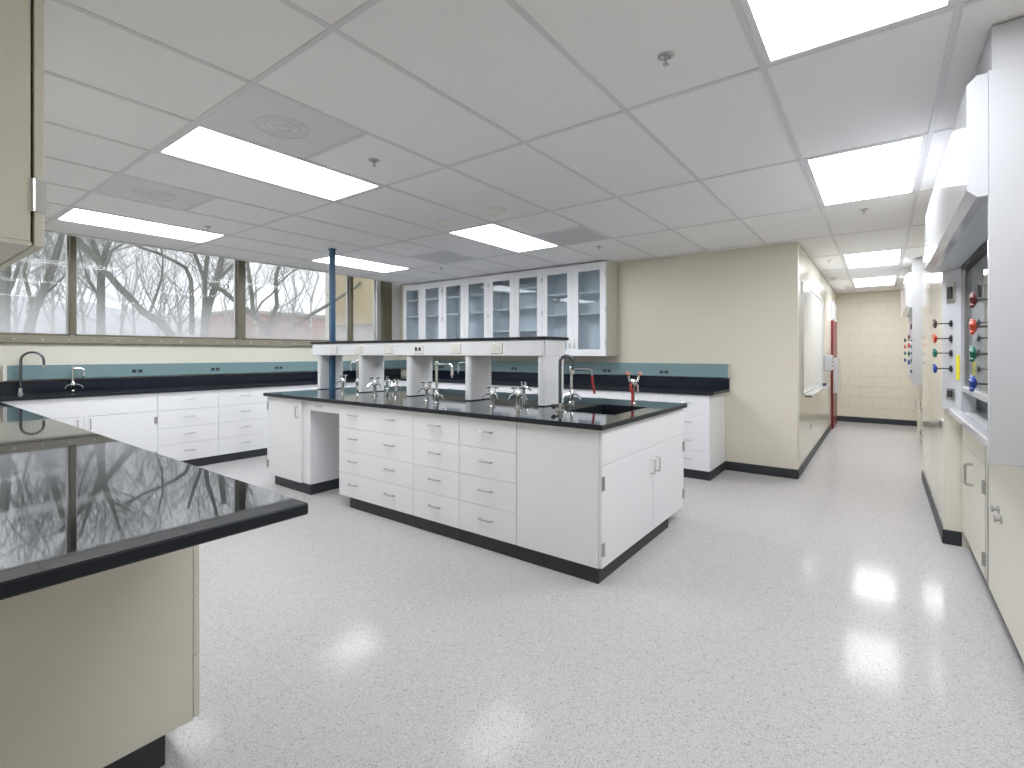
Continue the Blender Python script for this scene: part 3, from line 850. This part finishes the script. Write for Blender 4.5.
sp_e = MB().lathe([(0.034, 0), (0.034, -0.002), (0.022, -0.006), (0.018, -0.003)], 16).mesh('escutcheon', M['steel'], True)
sp_s = MB().lathe([(0.008, 0), (0.008, -0.018), (0.004, -0.020), (0.004, -0.034)], 8).mesh('stem', M['steel'], True)
sp_d = MB().lathe([(0.013, -0.034), (0.013, -0.036)], 10).mesh('deflector', M['steel'])
for (x, y, lab) in ((-0.691, 1.955, 'steel sprinkler head near the top edge, beside the cut-off light'), (-2.509, 1.93, 'steel sprinkler head beside the large upper left light'),
                    (-5.069, 2.001, 'small sprinkler head above the left window'), (-0.113, 5.023, 'sprinkler head in the corridor between second and third light'),
                    (-4.903, 4.903, 'sprinkler head before the leftmost glass cabinets'), (-2.523, 4.994, 'sprinkler head before the rightmost glass cabinet'),
                    (-0.536, 7.523, 'sprinkler head beside the third corridor light')):
    t = thing('sprinkler_head', lab, 'sprinkler', (x, y, H), group='ceiling sprinkler heads')
    for nme, me in (('escutcheon', sp_e), ('stem', sp_s), ('deflector', sp_d)):
        link(nme, me, t, (x, y, H + 0.005))
for (x, y, r, lab) in ((-2.55, 3.2, 0.075, 'round white smoke detector before the light over the island'), (-3.174, 3.199, 0.045, 'small round white detector left of the larger one'),
                       (-0.593, 9.264, 0.05, 'small round detector on the corridor ceiling'), (-0.545, 10.614, 0.05, 'small round detector at the corridor far end')):
    t = thing('smoke_detector', lab, 'detector', (x, y, H), group='round ceiling detectors')
    build('base', t, M['ivory'], MB().lathe([(r, 0.005), (r, -0.008), (r * 0.92, -0.012)], 20, origin=(x, y, H)), True)
    build('dome', t, M['ivory'], MB().lathe([(r * 0.72, -0.012), (r * 0.68, -0.03), (r * 0.5, -0.04), (r * 0.1, -0.042)], 20, origin=(x, y, H)), True)

# ------------------------------------------------------------------ fume hoods along the right
def knob_valve(parent, name, base, n, length, material):
    base = Vector(base); n = Vector(n).normalized()
    v = build(name, parent, M['darkslot'], MB().lathe([(0.023, 0), (0.023, 0.006), (0.010, 0.012), (0.004, 0.014), (0.004, length)], 12, n, base), True)
    mb = MB().lathe([(0.008, length - 0.010), (0.021, length - 0.006), (0.024, length + 0.003), (0.020, length + 0.010), (0.008, length + 0.013)], 12, n, base)
    u = Vector((0, 0, 1)); w = n.cross(u)
    for k in range(4):
        a = R90 * k + 0.4
        c_ = base + n * (length + 0.004) + (u * math.cos(a) + w * math.sin(a)) * 0.022
        mb.lathe([(0.009, -0.007), (0.011, 0), (0.009, 0.007)], 8, n, c_)
    build('handle', v, material, mb, True)


def fume_hood(label, Y0, Y1, where):
    t = thing('fume_hood', label, 'fume hood', (0.7, (Y0 + Y1) / 2, 0.92), group='white fume hoods')
    # near end panel and far end panel
    box('end_panel', t, M['hood'], 0.312, 1.19, Y0, Y0 + 0.022, 0.945, 2.37, 0.002)
    box('end_panel', t, M['hood'], 0.43, 1.19, Y1 - 0.022, Y1, 0.955, 2.37, 0.002)
    box('filler_panel', t, M['hood'], 0.322, 1.19, Y0 + 0.008, Y1, 2.372, 2.532, 0.001)
    c = 0.028
    prof = [(0.253 + c, 1.918), (0.311, 1.918), (0.311, 2.362), (0.253 + c, 2.362), (0.253, 2.362 - c), (0.253, 1.918 + c)]
    build('header', t, M['hood'], MB().prism_y(prof, Y0, Y1))
    box('header_soffit', t, M['hoodin'], 0.312, 0.424, Y0 + 0.023, Y1, 1.918, 1.930, 0.001)
    # angled posts
    ya, yb = Y1 - 0.205, Y1 - 0.025
    far = MB().prism_z([(0.345, yb), (0.425, ya), (0.50, ya), (0.50, yb + 0.003)], 0.957, 1.916)
    pf = build('post', t, M['hood'], far)
    na, nb = Y0 + 0.024, Y0 + 0.19
    pn = build('post', t, M['hood'], MB().prism_z([(0.345, na), (0.425, nb), (0.50, nb), (0.50, na)], 0.957, 1.916))
    nf = Vector((-(yb - ya), -0.08, 0)).normalized()
    mf = Vector((0.385, (ya + yb) / 2, 0))
    for z, m_, nm in ((1.55, M['brownknob'], 0), (1.447, M['redknob'], 0), (1.347, M['greenknob'], 0), (1.24, M['blueknob'], 0)):
        knob_valve(pf, 'valve', mf + Vector((0, 0, z)), (-1, -0.16, 0), 0.085, m_)
    nn = Vector((-(nb - na), 0.08, 0)).normalized()
    mn = Vector((0.385, (na + nb) / 2, 0))
    for z, m_ in ((1.55, M['maroon']), (1.447, M['redknob']), (1.342, M['greenknob']), (1.228, M['blueknob'])):
        knob_valve(pn, 'valve', mn + Vector((0, 0, z)), (-1, 0.16, 0), 0.10, m_)
    # switch plates and yellow label on the far post
    tg = Vector((0.08, ya - yb, 0)).normalized()
    def plate(name, z0, z1, w, m_, off, parent, th=0.006, sh=0.0):
        cpt = mf + tg * sh + nf * (off + th / 2)
        me = MB().box(-w / 2, w / 2, -th / 2, th / 2, -(z1 - z0) / 2, (z1 - z0) / 2).mesh(name, m_, bevel=0.0015)
        return link(name, me, parent, (cpt.x, cpt.y, (z0 + z1) / 2), (0, 0, math.atan2(tg.y, tg.x)))
    WLs = dict(WL)
    plate('switch_plate', 1.69, 1.83, 0.09, M['steel'], 0.001, pf)
    plate('switch', 1.72, 1.80, 0.045, M['darkslot'], 0.0075, pf)
    plate('switch_plate', 1.03, 1.105, 0.085, M['steel'], 0.001, pf)
    plate('switch', 1.045, 1.09, 0.04, M['darkslot'], 0.0075, pf)
    plate('yellow_label', 1.165, 1.334, 0.035, M['yellow'], 0.001, pf, 0.002, 0.072)
    # sash
    s = box('sash', t, M['sash'], 0.452, 0.458, nb + 0.012, ya - 0.012, 1.13, 1.90, 0)
    box('sash_rail', s, M['hood'], 0.43, 0.475, nb + 0.002, ya - 0.002, 1.088, 1.13, 0.006)
    box('sash_gasket', s, M['darkslot'], 0.43, 0.475, nb + 0.002, ya - 0.002, 1.90, 1.917, 0.001)
    for yy in (nb + 0.002, ya - 0.014):
        box('sash_stile', s, M['steel'], 0.44, 0.47, yy, yy + 0.012, 1.13, 1.90, 0.001)
    # worktop, airfoil and liner
    box('hood_worktop', t, M['hoodin'], 0.50, 1.19, Y0 + 0.024, Y1 - 0.024, 0.938, 0.956, 0.002)
    box('hood_worktop_lip', t, M['hoodin'], 0.424, 0.50, nb, ya, 0.938, 0.956, 0.002)
    pr = [(0.365, 0.968), (0.372, 0.976), (0.415, 0.976), (0.424, 0.966), (0.424, 0.938), (0.372, 0.932), (0.365, 0.940)]
    build('airfoil', t, M['hood'], MB().prism_y(pr, nb + 0.002, ya - 0.002))
    box('liner_back', t, M['hoodin'], 1.10, 1.115, Y0 + 0.024, Y1 - 0.024, 0.955, 2.35, 0)
    box('liner_side', t, M['hoodin'], 0.50, 1.10, Y0 + 0.024, Y0 + 0.03, 0.955, 2.35, 0)
    box('liner_side', t, M['hoodin'], 0.50, 1.10, Y1 - 0.03, Y1 - 0.024, 0.955, 2.35, 0)
    return t


fume_hood('white fume hood in the right foreground with coloured valves', 2.466, 4.618, 'near')
fume_hood('white fume hood farther down the corridor, past the glossy pier', 7.93, 9.95, 'far')

BIGPULL = MB().tube([(0, 0, -0.065), (0, -0.03, -0.063), (0, -0.036, -0.055), (0, -0.036, 0.055), (0, -0.03, 0.063), (0, 0, 0.065)], 0.0085, 8).mesh('pull', M['steel'], True)
for (Y0, Y1, lab) in ((2.466, 4.612, 'cream base cabinet under the near fume hood'), (7.93, 9.944, 'cream base cabinet under the far fume hood')):
    t = thing('hood_base_cabinet', lab, 'cabinet', (0.45, Y1, 0), -R90, 'hood base cabinets')
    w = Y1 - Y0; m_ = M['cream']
    box('body', t, m_, 0.001, w - 0.001, 0.021, 0.73, 0.12, 0.936, 0.002)
    box('toe_kick', t, M['black'], 0.0, w, 0.07, 0.70, 0, 0.12, 0.001)
    box('apron_panel', t, m_, 0.002, 0.94, 0, 0.0195, 0.735, 0.930, 0.0015)
    d = box('door', t, m_, 0.002, 0.94, 0, 0.0195, 0.125, 0.732, 0.0015)
    link('pull', BIGPULL, d, (0.50, 0, 0.60))
    for hz in (0.23, 0.62): link('hinge', HINGE, d, (0.935, -0.001, hz))
    s = box('stile', t, m_, 0.945, 1.05, 0.004, 0.0195, 0.125, 0.936, 0.001)
    build('piano_hinge', s, M['steel'], MB().tube([(1.052, 0.0, 0.14), (1.052, 0.0, 0.90)], 0.006, 6))
    pnl = box('door', t, m_, 1.055, w - 0.002, 0, 0.0195, 0.125, 0.936, 0.0015)
    build('latch', pnl, M['steel'], MB().lathe([(0.020, 0), (0.020, 0.005), (0.009, 0.008), (0.009, 0.018), (0.016, 0.021), (0.016, 0.028)], 10, (0, -1, 0), (1.34, 0, 0.60)), True)
    build('latch', pnl, M['steel'], MB().lathe([(0.020, 0), (0.020, 0.005), (0.009, 0.008), (0.009, 0.018), (0.016, 0.021), (0.016, 0.028)], 10, (0, -1, 0), (1.41, 0, 0.57)), True)

# small louvre on the pier
t = thing('wall_louvre', 'small grey louvre plate low on the glossy pier', 'vent', (0.355, 4.78, 0.80))
box('plate', t, M['steel'], 0.347, 0.3545, 4.72, 4.86, 0.80, 0.86, 0.001)
for k in range(4):
    box('slat', t, M['darkslot'], 0.344, 0.347, 4.73, 4.85, 0.808 + 0.012 * k, 0.814 + 0.012 * k, 0)

# ------------------------------------------------------------------ corridor wall
wb = thing('whiteboard', 'white marker board on the corridor wall', 'whiteboard', (XC, 7.6, 0.87))
box('panel', wb, M['board'], XC, XC + 0.012, 6.375, 8.655, 0.90, 2.125, 0.001)
mb = MB()
mb.box(XC, XC + 0.022, 6.35, 6.375, 0.875, 2.15); mb.box(XC, XC + 0.022, 8.655, 8.68, 0.875, 2.15)
mb.box(XC, XC + 0.022, 6.375, 8.655, 2.125, 2.15); mb.box(XC, XC + 0.022, 6.375, 8.655, 0.875, 0.90)
build('frame', wb, M['alu'], mb)
tr = box('marker_tray', wb, M['hood'], XC + 0.022, XC + 0.105, 6.37, 8.66, 0.868, 0.886, 0.005)
for y in (6.37, 8.66):
    box('tray_end', tr, M['darkslot'], XC + 0.03, XC + 0.10, y - 0.012, y + 0.012, 0.860, 0.8675, 0.002)
o = box('board_eraser', None, M['darkslot'], XC + 0.04, XC + 0.09, 8.32, 8.44, 0.886, 0.92, 0.006); tag(o, 'dark eraser at the far end of the marker tray', 'eraser')
t = thing('towel_dispenser', 'small grey slatted dispenser on the wall beyond the whiteboard', 'dispenser', (XC, 9.25, 1.09))
box('case', t, M['hood'], XC, XC + 0.10, 9.1, 9.4, 1.08, 1.32, 0.01)
for k in range(3): box('slat', t, M['steel'], XC + 0.10, XC + 0.106, 9.12, 9.38, 1.10 + 0.06 * k, 1.13 + 0.06 * k, 0.001)
d = thing('door_1', 'red door at the far end of the corridor wall', 'door', (XC, 10.9, 0), kind='structure')
box('leaf', d, M['reddoor'], XC, XC + 0.035, 10.42, 11.38, 0.005, 1.93, 0.003)
box('push_panel', d, M['hood'], XC + 0.035, XC + 0.09, 10.40, 11.45, 0.645, 1.26, 0.006)
box('transom_panel', d, M['hood'], XC, XC + 0.045, 10.42, 11.38, 1.932, 2.27, 0.004)
t = thing('wall_outlet', 'thin outlet plate low on the corridor wall', 'outlet', (XC, 7.3, 0.43))
box('plate', t, M['ivory'], XC, XC + 0.006, 7.25, 7.37, 0.38, 0.47, 0.002)
box('socket', t, M['darkslot'], XC + 0.006, XC + 0.008, 7.29, 7.33, 0.40, 0.45, 0.001)

# ------------------------------------------------------------------ outside: ground, buildings, bare trees
g = box('ground', None, M['ground'], -120, -7.6, -60, 90, -4.3, -4.0, 0); tag(g, 'winter grass outside the window', 'ground', kind='structure')
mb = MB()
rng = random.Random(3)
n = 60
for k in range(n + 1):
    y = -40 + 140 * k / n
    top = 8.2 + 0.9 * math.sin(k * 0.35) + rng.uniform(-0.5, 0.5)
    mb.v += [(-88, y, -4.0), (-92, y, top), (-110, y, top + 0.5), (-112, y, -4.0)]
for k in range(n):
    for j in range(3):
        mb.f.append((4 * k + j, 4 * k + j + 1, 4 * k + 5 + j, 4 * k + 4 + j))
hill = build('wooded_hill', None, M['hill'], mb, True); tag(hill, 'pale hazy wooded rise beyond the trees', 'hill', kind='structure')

bb = thing('brick_building', 'low red brick building behind the forked tree', 'building', (-38, 21, -4))
box('wall', bb, M['brick'], -44, -38, 17.0, 28.0, -4.0, 4.35, 0)
box('parapet', bb, M['concrete'], -44.1, -37.9, 16.9, 28.1, 4.35, 4.6, 0)
tb = thing('tan_building', 'tan rendered building wing beyond the last window', 'building', (-10, 10, -4))
box('upper_wall', tb, M['stucco'], -12.25, -7.4, 8.0, 12.0, 2.12, 9.0, 0)
box('lower_wall', tb, M['concrete'], -12.25, -7.4, 8.06, 12.0, -4.0, 2.12, 0)
box('corner_strip', tb, M['cream_wall'], -12.55, -12.25, 7.98, 12.0, -4.0, 9.0, 0)


def twigs(mb, p, d, length, r, depth, rng, sides):
    pts = [p]; dirv = d.normalized(); seg = 3 if depth > 0 else 2
    for k in range(seg):
        dirv = (dirv + Vector((rng.uniform(-.28, .28), rng.uniform(-.28, .28), rng.uniform(-.12, .25)))).normalized()
        pts.append(pts[-1] + dirv * (length / seg))
    mb.tube(pts, [r * (1 - 0.55 * k / seg) for k in range(seg + 1)], sides, cap=False)
    if depth <= 0:
        return
    for k in range(1, seg + 1):
        for _ in range(2 if k < seg else 2):
            ax = Vector((rng.uniform(-1, 1), rng.uniform(-1, 1), rng.uniform(-.2, .8))).normalized()
            nd = (dirv * 0.75 + ax * 0.75).normalized()
            twigs(mb, pts[k], nd, length * rng.uniform(0.45, 0.72), r * 0.5, depth - 1, rng, 3)


def tree(label, limbs, seed, twig_n=16, twig_len=1.2, depth=2, bark='bark', twig='twig'):
    """limbs: list of (points, r0, r1); the first is the trunk"""
    rng = random.Random(seed)
    first = limbs[0][0][0]
    t = thing('bare_tree', label, 'tree', (first.x, first.y, -4.0), group='bare winter trees outside')
    mb = MB()
    trunk = [Vector((first.x, first.y, -4.0)), Vector((first.x * 0.5 + limbs[0][0][0].x * 0.5, first.y, -1.5))] + list(limbs[0][0])
    r0, r1 = limbs[0][1], limbs[0][2]
    mb.tube(trunk, [r0 * 1.35, r0 * 1.1] + [r0 + (r1 - r0) * k / (len(trunk) - 3) for k in range(len(trunk) - 2)], 8)
    build('trunk', t, M[bark], mb, True)
    for (pts, a, b) in limbs[1:]:
        build('limb', t, M[bark], MB().tube(pts, [a + (b - a) * k / (len(pts) - 1) for k in range(len(pts))], 7), True)
    mt = MB()
    for (pts, a, b) in limbs:
        tot = len(pts) - 1
        for k in range(max(2, int(twig_n * 0.38))):
            s = rng.uniform(0.12, 1.0) * tot
            i = min(int(s), tot - 1); f = s - i
            p = pts[i].lerp(pts[i + 1], f)
            dirv = (pts[i + 1] - pts[i]).normalized()
            ax = Vector((rng.uniform(-1, 1), rng.uniform(-1, 1), rng.uniform(-.2, 1)))
            r = (a + (b - a) * s / tot) * 0.22
            twigs(mt, p, (dirv * 0.6 + ax).normalized(), twig_len * rng.uniform(0.6, 1.3), min(max(r, 0.006), 0.013), depth, rng, 4)
    o = build('twigs', t, M[twig], mt); o['kind'] = 'stuff'


def L(pix, X, wob=0.0, seed=0):
    rg = random.Random(seed)
    return [at(x, y, X + (rg.uniform(-wob, wob) if k else 0)) for k, (x, y) in enumerate(pix)]


tree('bare tree with a straight upright trunk left of the crooked limb', [
    (L([(101, 345), (101, 310), (101, 280), (102, 262)], -15), 0.09, 0.075),
    (L([(102, 266), (96, 250), (88, 232), (80, 205)], -15, .3, 1), 0.07, 0.03),
    (L([(102, 266), (106, 250), (112, 236), (120, 210)], -15, .3, 2), 0.07, 0.03),
    (L([(101, 300), (90, 282), (82, 262), (76, 235)], -15, .3, 3), 0.035, 0.015)], 11, 22, 1.3)
tree('bare tree with a thick crooked limb leaning left across the pane', [
    (L([(174, 350), (170, 334), (160, 322)], -11.5), 0.085, 0.085),
    (L([(160, 322), (144, 313), (134, 302), (120, 288), (106, 272), (94, 256), (80, 242), (60, 222)], -11.5, .15, 4), 0.07, 0.045),
    (L([(150, 312), (156, 296), (162, 278), (163, 258), (158, 235)], -11.5, .3, 5), 0.03, 0.012),
    (L([(104, 270), (112, 250), (130, 240)], -11.5, .3, 6), 0.03, 0.015)], 12, 20, 1.0)
tree('bare tree with several leaning trunks left of the thick mullion', [
    (L([(204, 350), (205, 325), (209, 305), (216, 285), (221, 262), (224, 235)], -13.5), 0.10, 0.065),
    (L([(204, 330), (205, 300), (205, 278), (208, 255), (214, 236), (220, 210)], -13.5, .2, 7), 0.065, 0.04),
    (L([(206, 284), (200, 268), (194, 252), (188, 232)], -13.5, .2, 8), 0.05, 0.03),
    (L([(192, 335), (192, 300), (191, 280), (186, 268), (176, 262), (160, 254), (142, 248), (125, 240)], -13.5, .2, 9), 0.06, 0.025),
    (L([(220, 278), (230, 268), (240, 258), (252, 246)], -13.5, .2, 10), 0.045, 0.02)], 13, 20, 1.1)
tree('forked bare tree right of the thick mullion', [
    (L([(267, 350), (267, 336), (267, 326)], -12), 0.085, 0.08),
    (L([(265, 328), (256, 318), (246, 309), (234, 300), (222, 290), (210, 284)], -12, .1, 11), 0.06, 0.045),
    (L([(268, 328), (273, 315), (277, 305), (276, 290), (276, 275), (281, 262), (286, 250)], -12, .1, 12), 0.055, 0.035),
    (L([(254, 316), (262, 302), (272, 294), (280, 282), (292, 272), (306, 264)], -12, .2, 13), 0.025, 0.014),
    (L([(253, 315), (252, 295), (249, 275), (247, 258), (244, 240)], -12, .2, 14), 0.05, 0.03)], 14, 18, 0.9)
tree('bare tree with one long slanting limb before the tan building', [
    (L([(276, 350), (284, 336)], -11), 0.05, 0.05),
    (L([(284, 336), (297, 324), (312, 314), (328, 305), (342, 296), (356, 287), (366, 276), (376, 262)], -11, .1, 15), 0.048, 0.03),
    (L([(346, 294), (350, 284), (357, 270), (366, 255)], -11, .1, 16), 0.03, 0.015)], 15, 8, 0.6)
tree('bare tree with slim trunks at the far left pane', [
    (L([(27, 350), (30, 325), (36, 305), (45, 288), (52, 268), (58, 250), (63, 230)], -13), 0.085, 0.045),
    (L([(31, 318), (31, 300), (27, 285), (24, 272), (30, 250)], -13, .2, 17), 0.04, 0.02),
    (L([(40, 300), (48, 292), (58, 282), (68, 272)], -13, .2, 18), 0.03, 0.012)], 16, 22, 1.1)
tree('bare tree half hidden behind the hanging cabinet', [
    (L([(4, 350), (4, 320), (5, 290), (6, 265), (4, 235)], -14), 0.10, 0.07),
    (L([(5, 300), (14, 280), (20, 262), (24, 240)], -14, .2, 19), 0.04, 0.02)], 17, 22, 1.1)
# slimmer trees farther away
rg = random.Random(21)
far = [(52, 'slender far tree in the leftmost pane'), (84, 'slender far tree beside the thin left mullion'), (120, 'slender far tree left of the crooked limb base'), (136, 'slender far tree above the crooked limb'),
       (158, 'slender far tree right of the crooked limb'), (180, 'slender far tree before the leaning trunks'), (228, 'slender far tree touching the thick mullion'), (258, 'slender far tree behind the forked tree'),
       (292, 'slender far tree above the brick building'), (312, 'slender far tree beside the tan building'), (16, 'slender far tree at the left picture edge'), (70, 'slender far tree behind the thin left mullion')]
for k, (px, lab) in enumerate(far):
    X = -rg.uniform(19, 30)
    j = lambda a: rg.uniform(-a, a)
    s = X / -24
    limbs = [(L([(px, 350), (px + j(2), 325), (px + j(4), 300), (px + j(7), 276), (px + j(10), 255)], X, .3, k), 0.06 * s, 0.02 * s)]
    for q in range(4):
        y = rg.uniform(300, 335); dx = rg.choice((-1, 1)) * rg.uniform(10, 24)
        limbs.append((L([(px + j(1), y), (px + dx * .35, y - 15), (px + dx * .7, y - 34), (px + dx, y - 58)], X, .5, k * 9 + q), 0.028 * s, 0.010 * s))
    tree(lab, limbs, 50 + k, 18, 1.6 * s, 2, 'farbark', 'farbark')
